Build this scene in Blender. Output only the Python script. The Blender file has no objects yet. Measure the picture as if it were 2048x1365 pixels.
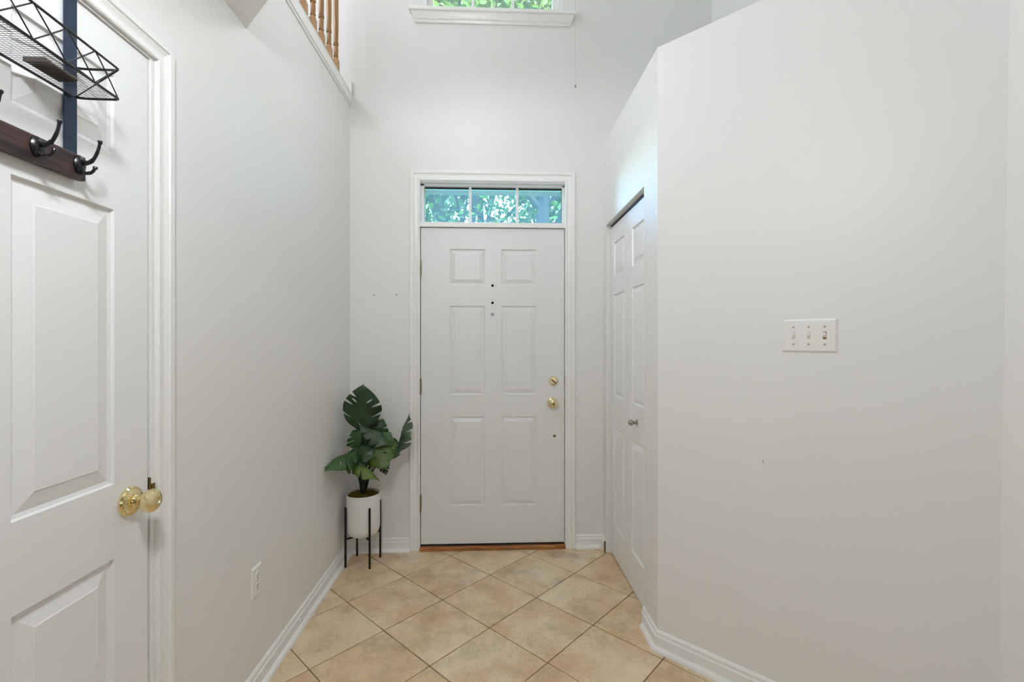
import bpy, bmesh, math, random
from mathutils import Vector, Matrix
from mathutils.geometry import delaunay_2d_cdt
R = math.radians
PI = math.pi
sc = bpy.context.scene
C = sc.collection

# ------------------------------------------------------------------ camera
cam_d = bpy.data.cameras.new('camera')
cam = bpy.data.objects.new('camera', cam_d)
C.objects.link(cam)
cam.location = (0, 0, 1.308)
cam.rotation_euler = (R(90), 0, -math.atan(38 / 922))
cam_d.sensor_width = 36
cam_d.lens = 36 * 922 / 2048
cam_d.shift_y = 1.5 / 2048
cam_d.clip_start = 0.02
sc.camera = cam

# ------------------------------------------------------------------ world, sun, exposure
w = bpy.data.worlds.new('world')
sc.world = w
w.use_nodes = True
nt = w.node_tree
nt.nodes.clear()
wo = nt.nodes.new('ShaderNodeOutputWorld')
bg = nt.nodes.new('ShaderNodeBackground')
sky = nt.nodes.new('ShaderNodeTexSky')
sky.sky_type = 'NISHITA'
sky.sun_disc = False
sky.sun_elevation = R(48)
sky.sun_rotation = R(120)
sky.air_density = 1.0
sky.dust_density = 0.6
bg.inputs[1].default_value = 6.0
nt.links.new(sky.outputs[0], bg.inputs[0])
nt.links.new(bg.outputs[0], wo.inputs[0])

def lamp(name, kind, loc, energy, color, rot=(0, 0, 0), **kw):
    d = bpy.data.lights.new(name, kind)
    d.energy = energy
    d.color = color
    for k, v in kw.items():
        setattr(d, k, v)
    o = bpy.data.objects.new(name, d)
    o.location = loc
    o.rotation_euler = rot
    C.objects.link(o)
    return o

lamp('sun', 'SUN', (4, -4, 12), 10, (1, .95, .86), (R(42), 0, R(55)), angle=R(.6))
# added fill light in front of the windowless rear wall
lamp('rear_fill', 'AREA', (1.4, -3.38, 1.35), 12, (.88, .94, 1), (R(90), 0, 0), shape='RECTANGLE', size=2.6, size_y=1.7)
# added cool fill light at the upper hall's windowless left wall
lamp('hall_fill', 'AREA', (-2.1, 2.0, 4.1), 25, (.8, .9, 1), (0, R(-90), 0), shape='RECTANGLE', size=1.0, size_y=1.2)
CEIL_LAMP = 185.0      # emission of the unseen globe light
PEND_FILL = 14.0      # emission of the pendant added to brighten the foyer
sc.view_settings.view_transform = 'Standard'
sc.view_settings.look = 'None'
sc.view_settings.gamma = 1
sc.view_settings.use_curve_mapping = False
sc.view_settings.exposure = 0.2
sc.cycles.max_bounces = 14
sc.cycles.diffuse_bounces = 8
sc.cycles.transparent_max_bounces = 16
sc.cycles.sample_clamp_indirect = 4
sc.cycles.use_denoising = True

# ------------------------------------------------------------------ materials
def srgb(r, g, b):
    def f(v):
        v /= 255
        return v / 12.92 if v <= .04045 else ((v + .055) / 1.055) ** 2.4
    return (f(r), f(g), f(b), 1)

def mat(name, col, rough=.5, metal=0, spec=.5, bump=0, bscale=40, vary=0, vscale=3, coat=0):
    m = bpy.data.materials.new(name)
    m.use_nodes = True
    n = m.node_tree
    b = n.nodes['Principled BSDF']
    b.inputs['Base Color'].default_value = col
    b.inputs['Roughness'].default_value = rough
    b.inputs['Metallic'].default_value = metal
    b.inputs['Specular IOR Level'].default_value = spec
    b.inputs['Coat Weight'].default_value = coat
    tc = n.nodes.new('ShaderNodeTexCoord')
    if vary:
        t = n.nodes.new('ShaderNodeTexNoise')
        t.inputs['Scale'].default_value = vscale
        t.inputs['Detail'].default_value = 5
        n.links.new(tc.outputs['Object'], t.inputs['Vector'])
        r = n.nodes.new('ShaderNodeValToRGB')
        r.color_ramp.elements[0].position = .3
        r.color_ramp.elements[1].position = .7
        r.color_ramp.elements[0].color = tuple(c * (1 - vary) for c in col[:3]) + (1,)
        r.color_ramp.elements[1].color = tuple(min(1, c * (1 + vary * .5)) for c in col[:3]) + (1,)
        n.links.new(t.outputs['Fac'], r.inputs[0])
        n.links.new(r.outputs[0], b.inputs['Base Color'])
    if bump:
        t = n.nodes.new('ShaderNodeTexNoise')
        t.inputs['Scale'].default_value = bscale
        t.inputs['Detail'].default_value = 3
        n.links.new(tc.outputs['Object'], t.inputs['Vector'])
        k = n.nodes.new('ShaderNodeBump')
        k.inputs['Strength'].default_value = bump
        k.inputs['Distance'].default_value = .002
        n.links.new(t.outputs['Fac'], k.inputs['Height'])
        n.links.new(k.outputs[0], b.inputs['Normal'])
    return m

def wood_mat(name, dark, light, stretch=(1, 1, 12), rough=.4, scale=14):
    m = bpy.data.materials.new(name)
    m.use_nodes = True
    n = m.node_tree
    b = n.nodes['Principled BSDF']
    b.inputs['Roughness'].default_value = rough
    tc = n.nodes.new('ShaderNodeTexCoord')
    mp = n.nodes.new('ShaderNodeMapping')
    mp.inputs['Scale'].default_value = tuple(1 / s for s in stretch)
    t = n.nodes.new('ShaderNodeTexNoise')
    t.inputs['Scale'].default_value = scale * 6
    t.inputs['Detail'].default_value = 6
    t.inputs['Distortion'].default_value = .6
    r = n.nodes.new('ShaderNodeValToRGB')
    r.color_ramp.elements[0].position = .35
    r.color_ramp.elements[1].position = .68
    r.color_ramp.elements[0].color = dark
    r.color_ramp.elements[1].color = light
    k = n.nodes.new('ShaderNodeBump')
    k.inputs['Strength'].default_value = .25
    k.inputs['Distance'].default_value = .001
    n.links.new(tc.outputs['Object'], mp.inputs[0])
    n.links.new(mp.outputs[0], t.inputs['Vector'])
    n.links.new(t.outputs['Fac'], r.inputs[0])
    n.links.new(t.outputs['Fac'], k.inputs['Height'])
    n.links.new(r.outputs[0], b.inputs['Base Color'])
    n.links.new(k.outputs[0], b.inputs['Normal'])
    return m

def tile_mat():
    m = bpy.data.materials.new('ceramic_tile')
    m.use_nodes = True
    n = m.node_tree
    L = n.links.new
    b = n.nodes['Principled BSDF']
    tc = n.nodes.new('ShaderNodeTexCoord')
    oi = n.nodes.new('ShaderNodeObjectInfo')
    sh = n.nodes.new('ShaderNodeVectorMath')
    sh.operation = 'SCALE'
    cmb = n.nodes.new('ShaderNodeCombineXYZ')
    cmb.inputs[0].default_value = 1; cmb.inputs[1].default_value = .7; cmb.inputs[2].default_value = 3
    L(cmb.outputs[0], sh.inputs[0])
    mul = n.nodes.new('ShaderNodeMath'); mul.operation = 'MULTIPLY'; mul.inputs[1].default_value = 9
    L(oi.outputs['Random'], mul.inputs[0])
    L(mul.outputs[0], sh.inputs['Scale'])
    ad = n.nodes.new('ShaderNodeVectorMath')
    L(tc.outputs['Object'], ad.inputs[0]); L(sh.outputs[0], ad.inputs[1])
    def noise(s, d, dist=0):
        t = n.nodes.new('ShaderNodeTexNoise')
        t.inputs['Scale'].default_value = s; t.inputs['Detail'].default_value = d
        t.inputs['Distortion'].default_value = dist
        t.inputs['Roughness'].default_value = .62
        L(ad.outputs[0], t.inputs['Vector'])
        return t.outputs['Fac']
    def ramp(src, p0, c0, p1, c1):
        r = n.nodes.new('ShaderNodeValToRGB')
        r.color_ramp.elements[0].position = p0; r.color_ramp.elements[1].position = p1
        r.color_ramp.elements[0].color = c0; r.color_ramp.elements[1].color = c1
        L(src, r.inputs[0])
        return r.outputs[0]
    def mix(f, a, c, mode='MIX'):
        x = n.nodes.new('ShaderNodeMix'); x.data_type = 'RGBA'; x.blend_type = mode
        if isinstance(f, float): x.inputs[0].default_value = f
        else: L(f, x.inputs[0])
        for s, i in ((a, 6), (c, 7)):
            if isinstance(s, tuple): x.inputs[i].default_value = s
            else: L(s, x.inputs[i])
        return x.outputs[2]
    base = mix(oi.outputs['Random'], srgb(222, 204, 172), srgb(222, 200, 164))
    f1 = ramp(noise(4.5, 6, .1), .42, (0, 0, 0, 1), .66, (1, 1, 1, 1))
    c1 = mix(f1, base, srgb(206, 172, 136))
    f2 = ramp(noise(7, 8, .15), .5, (0, 0, 0, 1), .76, (.95, .95, .95, 1))
    c2 = mix(f2, c1, srgb(168, 150, 118))
    f3 = ramp(noise(60, 4), .5, (0, 0, 0, 1), .8, (.5, .5, .5, 1))
    c3 = mix(f3, c2, srgb(150, 128, 98))
    f4 = ramp(noise(3, 4), .5, (0, 0, 0, 1), .68, (.7, .7, .7, 1))
    c4 = mix(f4, c3, srgb(232, 216, 190))
    L(c4, b.inputs['Base Color'])
    b.inputs['Roughness'].default_value = .42
    k = n.nodes.new('ShaderNodeBump'); k.inputs['Strength'].default_value = .25; k.inputs['Distance'].default_value = .002
    L(noise(14, 8), k.inputs['Height']); L(k.outputs[0], b.inputs['Normal'])
    return m

def glass_mat(name, tint, haze, hazecol, gloss=1):
    m = bpy.data.materials.new(name)
    m.use_nodes = True
    n = m.node_tree
    n.nodes.clear()
    L = n.links.new
    o = n.nodes.new('ShaderNodeOutputMaterial')
    tr = n.nodes.new('ShaderNodeBsdfTransparent'); tr.inputs[0].default_value = tint
    tl = n.nodes.new('ShaderNodeBsdfTranslucent'); tl.inputs[0].default_value = hazecol
    gl = n.nodes.new('ShaderNodeBsdfGlossy'); gl.inputs['Roughness'].default_value = .02
    fr = n.nodes.new('ShaderNodeFresnel'); fr.inputs[0].default_value = 1.45
    m1 = n.nodes.new('ShaderNodeMixShader'); m1.inputs[0].default_value = haze
    m2 = n.nodes.new('ShaderNodeMixShader')
    L(tr.outputs[0], m1.inputs[1]); L(tl.outputs[0], m1.inputs[2])
    L(fr.outputs[0], m2.inputs[0]); L(m1.outputs[0], m2.inputs[1]); L(gl.outputs[0], m2.inputs[2])
    L(m2.outputs[0], o.inputs[0])
    return m

def leaf_mat(name, a, b_, transl=.35, rough=.45):
    m = bpy.data.materials.new(name)
    m.use_nodes = True
    n = m.node_tree
    L = n.links.new
    b = n.nodes['Principled BSDF']
    o = n.nodes['Material Output']
    g = n.nodes.new('ShaderNodeNewGeometry')
    tc = n.nodes.new('ShaderNodeTexCoord')
    t = n.nodes.new('ShaderNodeTexNoise'); t.inputs['Scale'].default_value = 9
    L(tc.outputs['Object'], t.inputs['Vector'])
    ma = n.nodes.new('ShaderNodeMath'); ma.operation = 'MULTIPLY_ADD'
    ma.inputs[1].default_value = .6; ma.inputs[2].default_value = 0
    L(g.outputs['Random Per Island'], ma.inputs[0])
    ad = n.nodes.new('ShaderNodeMath'); ad.operation = 'MULTIPLY_ADD'; ad.inputs[1].default_value = .8
    L(t.outputs['Fac'], ad.inputs[0]); L(ma.outputs[0], ad.inputs[2])
    x = n.nodes.new('ShaderNodeValToRGB')
    x.color_ramp.elements[0].color = a; x.color_ramp.elements[1].color = b_
    x.color_ramp.elements[0].position = .3; x.color_ramp.elements[1].position = .95
    L(ad.outputs[0], x.inputs[0])
    L(x.outputs[0], b.inputs['Base Color'])
    b.inputs['Roughness'].default_value = rough
    if transl:
        tl = n.nodes.new('ShaderNodeBsdfTranslucent')
        L(x.outputs[0], tl.inputs[0])
        mx = n.nodes.new('ShaderNodeMixShader'); mx.inputs[0].default_value = transl
        L(b.outputs[0], mx.inputs[1]); L(tl.outputs[0], mx.inputs[2]); L(mx.outputs[0], o.inputs[0])
    return m

def emit_mat(name, col, s):
    m = bpy.data.materials.new(name)
    m.use_nodes = True
    b = m.node_tree.nodes['Principled BSDF']
    b.inputs['Base Color'].default_value = (.9, .88, .82, 1)
    b.inputs['Emission Color'].default_value = col
    b.inputs['Emission Strength'].default_value = s
    return m

M = dict(
    wall=mat('wall_paint', srgb(231, 230, 228), .45, spec=.5, bump=.05, bscale=160),
    backwall=mat('darkened_unseen_wall', srgb(150, 145, 138), .7),  # unseen room walls kept dark to cut bounced fill light
    ceil=mat('ceiling_paint', srgb(232, 231, 228), .8, spec=.2),
    trim=mat('trim_enamel', srgb(238, 238, 236), .28, spec=.5, bump=.03, bscale=30),
    door=mat('door_enamel', srgb(236, 236, 236), .3, spec=.5, bump=.06, bscale=60),
    fdoor=mat('front_door_paint', srgb(228, 228, 227), .38, spec=.45, bump=.06, bscale=90),
    grout=mat('grout', srgb(128, 106, 80), .9, spec=.2, vary=.25, vscale=6),
    tile=tile_mat(),
    oak=wood_mat('golden_oak', srgb(146, 104, 62), srgb(186, 144, 96), (1, 1, 14), .4),
    threshold=wood_mat('oak_threshold', srgb(122, 72, 36), srgb(192, 130, 74), (16, 1, 1), .4),
    backfloor=wood_mat('oak_floor', srgb(120, 84, 50), srgb(160, 118, 76), (1, 20, 1), .35, 6),
    darkwood=wood_mat('dark_stained_board', srgb(28, 18, 20), srgb(76, 52, 50), (1, 14, 1), .45, 22),
    brass=mat('polished_brass', srgb(236, 220, 172), .13, 1),
    oldbrass=mat('dull_brass', srgb(128, 108, 66), .35, 1),
    nickel=mat('satin_nickel', srgb(176, 168, 156), .25, 1),
    hinge=mat('aged_hinge_steel', srgb(150, 142, 122), .4, 1, vary=.3, vscale=80),
    blackmetal=mat('black_powder_coat', srgb(22, 23, 28), .27, .3, spec=.7),
    strap=mat('steel_blue_sheen', srgb(40, 54, 76), .5, .6, spec=.8),  # blue window sheen painted into the dark metal's base colour
    standmetal=mat('matte_black_metal', srgb(16, 14, 13), .5, .2),
    rubber=mat('black_rubber', srgb(20, 20, 22), .7),
    dark=mat('dark_hole', srgb(12, 10, 8), .9, spec=.1),
    leather=mat('brown_leather', srgb(70, 58, 46), .4, spec=.5, bump=.3, bscale=200),
    pot=mat('white_ceramic', srgb(226, 225, 222), .4, spec=.4),
    plate=mat('white_plastic', srgb(234, 233, 229), .3, spec=.5),
    moss=mat('dry_moss', srgb(104, 84, 28), .9, spec=.1, vary=.5, vscale=60),
    leaf=leaf_mat('monstera_leaf', srgb(18, 40, 20), srgb(58, 92, 46), .12, .42),
    leafb=leaf_mat('monstera_leaf_bright', srgb(42, 66, 26), srgb(100, 122, 52), .15, .42),
    leafp=leaf_mat('monstera_leaf_pale', srgb(36, 56, 38), srgb(92, 110, 84), .15, .42),
    stem=mat('dark_green_stem', srgb(14, 24, 12), .45),
    treeleaf=leaf_mat('tree_leaf', srgb(18, 42, 18), srgb(84, 116, 40), .45),
    bark=mat('tree_bark', srgb(34, 31, 31), .9, bump=.6, bscale=20, vary=.3),
    soffit=mat('porch_soffit', srgb(104, 104, 98), .7),
    siding=mat('exterior_siding', srgb(190, 184, 172), .8),
    glass=glass_mat('window_glass', (.97, .99, .97, 1), .03, (.9, .95, 1, 1)),
    glassveil=glass_mat('blue_veiled_glass', (.70, .90, .98, 1), .08, (.42, .66, .9, 1)),  # tint and haze imitate a blue veiling reflection on the transom
    cord=mat('white_cord', srgb(206, 204, 198), .6),
    ground=mat('lawn', srgb(70, 92, 44), .9, vary=.3),
    lamp1=emit_mat('lit_lamp_glass', (.93, .965, 1, 1), CEIL_LAMP),
    lamp2=emit_mat('added_pendant_glass', (.93, .965, 1, 1), PEND_FILL),
)

# ------------------------------------------------------------------ helpers
def link(name, bm, m, parent=None, smooth=False, bevel=0, seg=2, ang=35):
    me = bpy.data.meshes.new(name)
    bmesh.ops.recalc_face_normals(bm, faces=bm.faces)
    bm.to_mesh(me)
    bm.free()
    me.materials.append(M[m] if isinstance(m, str) else m)
    o = bpy.data.objects.new(name, me)
    C.objects.link(o)
    if smooth:
        for p in me.polygons:
            p.use_smooth = True
        try:
            me.set_sharp_from_angle(angle=R(ang))
        except Exception:
            pass
    if bevel:
        md = o.modifiers.new('bevel', 'BEVEL')
        md.width = bevel; md.segments = seg; md.limit_method = 'ANGLE'; md.angle_limit = R(40)
        md.harden_normals = False
    if parent is not None:
        o.parent = parent
        o.matrix_parent_inverse = Matrix.Translation(-parent.location)
    return o

def structure(o):
    o['kind'] = 'structure'
    return o

def thing(name, label, cat, loc, group=None, kind=None):
    o = bpy.data.objects.new(name, None)
    o.empty_display_size = .05
    C.objects.link(o)
    o.location = loc
    if kind: o['kind'] = kind
    if label: o['label'] = label
    if cat: o['category'] = cat
    if group: o['group'] = group
    return o

def tag(o, label, cat, group=None):
    o['label'] = label; o['category'] = cat
    if group: o['group'] = group
    return o

def box(bm, a, b):
    x0, y0, z0 = a; x1, y1, z1 = b
    v = [bm.verts.new(p) for p in ((x0, y0, z0), (x1, y0, z0), (x1, y1, z0), (x0, y1, z0), (x0, y0, z1), (x1, y0, z1), (x1, y1, z1), (x0, y1, z1))]
    for f in ((0, 3, 2, 1), (4, 5, 6, 7), (0, 1, 5, 4), (1, 2, 6, 5), (2, 3, 7, 6), (3, 0, 4, 7)):
        bm.faces.new([v[i] for i in f])

def bx(*ab):
    bm = bmesh.new()
    for i in range(0, len(ab), 2):
        box(bm, ab[i], ab[i + 1])
    return bm

def prism(poly, z0, z1, bm=None):
    bm = bm or bmesh.new()
    a = [bm.verts.new((p[0], p[1], z0)) for p in poly]
    b = [bm.verts.new((p[0], p[1], z1)) for p in poly]
    n = len(poly)
    bm.faces.new(a[::-1]); bm.faces.new(b)
    for i in range(n):
        j = (i + 1) % n
        bm.faces.new((a[i], a[j], b[j], b[i]))
    return bm

def offset_poly(path, o):
    """offset an open 2D polyline to its left by o, mitred"""
    out = []
    n = len(path)
    for i, p in enumerate(path):
        ns = []
        if i > 0:
            d = Vector(path[i]) - Vector(path[i - 1]); d.normalize(); ns.append(Vector((-d.y, d.x)))
        if i < n - 1:
            d = Vector(path[i + 1]) - Vector(path[i]); d.normalize(); ns.append(Vector((-d.y, d.x)))
        if len(ns) == 1:
            m = ns[0]
        else:
            m = (ns[0] + ns[1]).normalized()
            m = m / max(.3, m.dot(ns[0]))
        out.append(Vector(p) + m * o)
    return out

def sweep(path, prof, mapf):
    """prof: list of (offset, h); mapf(x, y, h) -> 3D"""
    bm = bmesh.new()
    cols = [[bm.verts.new(mapf(q.x, q.y, h)) for q in offset_poly(path, o)] for o, h in prof]
    m = len(prof)
    for i in range(m):
        j = (i + 1) % m
        for k in range(len(path) - 1):
            bm.faces.new((cols[i][k], cols[i][k + 1], cols[j][k + 1], cols[j][k]))
    bm.faces.new([cols[i][0] for i in range(m)])
    bm.faces.new([cols[i][-1] for i in range(m)][::-1])
    return bm

def wall_mesh(p0, p1, z0, z1, holes=(), th=.1, bm=None):
    """wall face along p0->p1, room on the left side, thickness away from it"""
    bm = bm or bmesh.new()
    p0 = Vector(p0); p1 = Vector(p1)
    d = (p1 - p0); Ln = d.length; d.normalize(); nrm = Vector((-d.y, d.x))
    us = sorted({0, Ln, *[h[0] for h in holes], *[h[1] for h in holes]})
    zs = sorted({z0, z1, *[h[2] for h in holes], *[h[3] for h in holes]})
    cache = {}
    def V(u, z, t):
        k = (round(u, 5), round(z, 5), t)
        if k not in cache:
            q = p0 + d * u - nrm * t
            cache[k] = bm.verts.new((q.x, q.y, z))
        return cache[k]
    def solid(i, j):
        if i < 0 or j < 0 or i >= len(us) - 1 or j >= len(zs) - 1: return False
        u = (us[i] + us[i + 1]) / 2; z = (zs[j] + zs[j + 1]) / 2
        return not any(h[0] < u < h[1] and h[2] < z < h[3] for h in holes)
    for i in range(len(us) - 1):
        for j in range(len(zs) - 1):
            if not solid(i, j): continue
            a, b, c, e = us[i], us[i + 1], zs[j], zs[j + 1]
            bm.faces.new((V(a, c, 0), V(b, c, 0), V(b, e, 0), V(a, e, 0)))
            bm.faces.new((V(a, c, th), V(a, e, th), V(b, e, th), V(b, c, th)))
            if not solid(i - 1, j): bm.faces.new((V(a, c, 0), V(a, e, 0), V(a, e, th), V(a, c, th)))
            if not solid(i + 1, j): bm.faces.new((V(b, c, 0), V(b, c, th), V(b, e, th), V(b, e, 0)))
            if not solid(i, j - 1): bm.faces.new((V(a, c, 0), V(a, c, th), V(b, c, th), V(b, c, 0)))
            if not solid(i, j + 1): bm.faces.new((V(a, e, 0), V(b, e, 0), V(b, e, th), V(a, e, th)))
    return bm

def lathe(prof, origin, axis, n=28, bm=None):
    """prof: (distance along axis, radius)"""
    bm = bm or bmesh.new()
    ax = Vector(axis).normalized()
    u = ax.orthogonal().normalized(); v = ax.cross(u)
    O = Vector(origin)
    rings = []
    for t, r in prof:
        if r <= 1e-6:
            rings.append([bm.verts.new(O + ax * t)])
        else:
            rings.append([bm.verts.new(O + ax * t + (u * math.cos(2 * PI * k / n) + v * math.sin(2 * PI * k / n)) * r) for k in range(n)])
    for a, b in zip(rings, rings[1:]):
        for k in range(n):
            j = (k + 1) % n
            if len(a) == 1 and len(b) == 1: continue
            if len(a) == 1: bm.faces.new((a[0], b[k], b[j]))
            elif len(b) == 1: bm.faces.new((a[k], a[j], b[0]))
            else: bm.faces.new((a[k], a[j], b[j], b[k]))
    for r_ in (rings[0], rings[-1]):
        if len(r_) > 1: bm.faces.new(r_)
    return bm

def tube(pts, rad, n=8, bm=None, caps=True):
    bm = bm or bmesh.new()
    pts = [Vector(p) for p in pts]
    rads = rad if isinstance(rad, (list, tuple)) else [rad] * len(pts)
    rings = []
    up = None
    for i, p in enumerate(pts):
        d = (pts[min(i + 1, len(pts) - 1)] - pts[max(i - 1, 0)])
        if d.length < 1e-9: d = Vector((0, 0, 1))
        d.normalize()
        if up is None: up = d.orthogonal().normalized()
        u = (up - d * up.dot(d))
        u = u.normalized() if u.length > 1e-5 else d.orthogonal().normalized()
        up = u
        v = d.cross(u)
        rings.append([bm.verts.new(p + (u * math.cos(2 * PI * k / n) + v * math.sin(2 * PI * k / n)) * rads[i]) for k in range(n)])
    for a, b in zip(rings, rings[1:]):
        for k in range(n):
            j = (k + 1) % n
            bm.faces.new((a[k], a[j], b[j], b[k]))
    if caps:
        bm.faces.new(rings[0][::-1]); bm.faces.new(rings[-1])
    return bm

def bez(pts, n=12):
    """Catmull-Rom through pts"""
    P = [Vector(p) for p in pts]
    P = [P[0] * 2 - P[1]] + P + [P[-1] * 2 - P[-2]]
    out = []
    for i in range(1, len(P) - 2):
        for k in range(n):
            t = k / n
            a, b, c, d = P[i - 1], P[i], P[i + 1], P[i + 2]
            out.append(.5 * ((2 * b) + (c - a) * t + (2 * a - 5 * b + 4 * c - d) * t * t + (3 * b - a - 3 * c + d) * t ** 3))
    out.append(P[-2])
    return out

# ------------------------------------------------------------------ room shell
XL, YF, XC, S = -.89, 2.91, .70, 2.636
XR = 1.417
ANG = (XR, S - XR)            # far end of the angled wall
HT = 2.44

structure(link('wall_left', wall_mesh((XL, YF), (XL, -3.5), 0, 2.773, [(YF - 1.253, YF - .455, 0, 2.058)], .12), 'wall'))
fw = wall_mesh((1.52, YF), (-2.3, YF), 0, 5.3,
    [(1.52 - .478, 1.52 + .478, 0, 2.335), (1.52 - .44, 1.52 + .44, 3.385, 4.85)], .16)
fwall = structure(link('wall_front', fw, 'wall'))
for hx, hz in ((-.742, 1.601), (-.603, 1.602)):
    link('nail_hole', lathe([(0, .0036), (.0006, .0032), (.0007, 0)], (hx, YF - .0005, hz), (0, -1, 0), 10), 'dark', fwall)
# closet box wall with its opening, and the angled wall beyond it
structure(link('wall_closet', wall_mesh((XC, S - XC), (XC, YF), 0, 2.562, [(2.112 - 1.936, 2.832 - 1.936, 0, 2.03)], .105), 'wall'))
# the angled wall leans very slightly at its far end, as in the photograph
bm = bmesh.new()
def apt(s, t, z):
    return (XC + s * .70711 + t * .70711, S - XC - s * .70711 + t * .70711, z)
def afr0(s, z):
    return apt(s, -.0004, z)
v = [bm.verts.new(apt(0, 0, 0)), bm.verts.new(apt(.997, 0, 0)), bm.verts.new(apt(1.026, 0, 2.562)), bm.verts.new(apt(0, 0, 2.562)),
     bm.verts.new(apt(.0, .1, 0)), bm.verts.new(apt(.997, .1, 0)), bm.verts.new(apt(1.026, .1, 2.562)), bm.verts.new(apt(.0, .1, 2.562))]
for f in ((0, 1, 2, 3), (4, 7, 6, 5), (0, 4, 5, 1), (3, 2, 6, 7), (0, 3, 7, 4), (1, 5, 6, 2)):
    bm.faces.new([v[i] for i in f])
awall = structure(link('wall_angled', bm, 'wall'))
link('scuff', tube([afr0(.405, .875), afr0(.409, .862)], .0012, 5), 'hinge', awall)
# wall that runs on towards the camera
bm = bmesh.new()
q = [(1.4050, 1.2310, 0), (1.4255, 1.2105, 2.562), (1.4255, .05, 2.562), (1.4050, .05, 0)]
a = [bm.verts.new(p) for p in q]; b = [bm.verts.new((p[0] + .1, p[1], p[2])) for p in q]
bm.faces.new(a); bm.faces.new(b[::-1])
for i in range(4):
    bm.faces.new((a[i], b[i], b[(i + 1) % 4], a[(i + 1) % 4]))
structure(link('wall_right', bm, 'wall'))
structure(link('wall_right_upper', wall_mesh((1.404, .91), (1.404, YF), 2.562, 5.3, (), .1), 'wall'))
structure(link('ceiling_closet', prism([(XC + .002, YF), (XC + .002, S - XC), (1.404, S - 1.404), (1.505, S - 1.404), (1.505, YF)], 2.54, 2.561), 'ceil'))
structure(link('wall_closet_back', wall_mesh((1.35, 2.05), (1.35, YF), 0, 2.5, (), .05), 'wall'))
structure(link('wall_right_outer', bx((1.505, .16, 0), (1.55, YF, 2.562)), 'wall'))
structure(link('wall_back_room', wall_mesh((4.0, .05), (1.45, .05), 0, HT, (), .1), 'backwall'))
structure(link('wall_back_side', wall_mesh((4.0, -3.5), (4.0, .05), 0, HT, (), .1), 'backwall'))
structure(link('wall_rear', wall_mesh((XL, -3.5), (4.0, -3.5), 0, HT, (), .1), 'backwall'))
# lower ceiling with its diagonal edge above the entry
structure(link('ceiling', prism([(XL, 1.704), (-.1, .914), (1.46, .914), (1.46, .05), (4.0, .05), (4.0, -3.5), (XL, -3.5)], HT, HT + .012), 'ceil'))
structure(link('wall_header', wall_mesh((-.1, .914), (1.404, .914), HT + .001, 5.3, (), .1,
          wall_mesh((XL, 1.704), (-.1, .914), HT + .001, 5.3, (), .1)), 'wall'))
structure(link('ceiling_upper', bx((-2.3, .5, 5.2), (1.5, YF, 5.3)), 'ceil'))
structure(link('wall_hall_left', wall_mesh((-2.2, YF), (-2.2, .9), 2.84, 5.2, (), .1), 'wall'))
structure(link('wall_hall_back', wall_mesh((-2.2, 1.3), (XL - .02, 1.3), 2.84, 5.2, (), .1), 'wall'))
structure(link('wall_hall_side', wall_mesh((XL - .01, 1.3), (XL - .01, 1.72), 2.84, 5.2, (), .05), 'wall'))
structure(link('wall_storage', bx((-1.9, .2, -.02), (-1.85, 1.9, 2.4), (-1.9, .2, -.02), (-1.01, .25, 2.4), (-1.9, 1.85, -.02), (-1.01, 1.9, 2.4), (-1.9, .2, 2.35), (-1.01, 1.9, 2.4), (-1.9, .2, -.05), (-.99, 1.9, 0)), 'backwall'))
structure(link('floor_hall', bx((-2.2, 1.3, 2.80), (XL - .005, YF - .002, 2.838)), 'backfloor'))

# ------------------------------------------------------------------ floor of diagonal tiles
floor_root = structure(link('floor', bx((XL - .1, -.62, -.05), (XR + .15, YF + .16, -.0035)), 'grout'))
structure(link('floor_back_room', bx((XL - .1, -3.5, -.05), (4.0, -.62, 0), (XR + .16, -.62, -.05), (4.0, .05, 0)), 'backfloor'))
def clip(poly, nx, ny, d):
    out = []
    for i in range(len(poly)):
        p, q_ = poly[i], poly[(i + 1) % len(poly)]
        a_ = nx * p[0] + ny * p[1] - d; b_ = nx * q_[0] + ny * q_[1] - d
        if a_ <= 0: out.append(p)
        if (a_ < 0 < b_) or (b_ < 0 < a_):
            t = a_ / (a_ - b_)
            out.append((p[0] + (q_[0] - p[0]) * t, p[1] + (q_[1] - p[1]) * t))
    return out
random.seed(4)
pitch, half = .3375, .3375 / 2 - .0026
A0 = Vector((-.0165, 2.5875))
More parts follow.
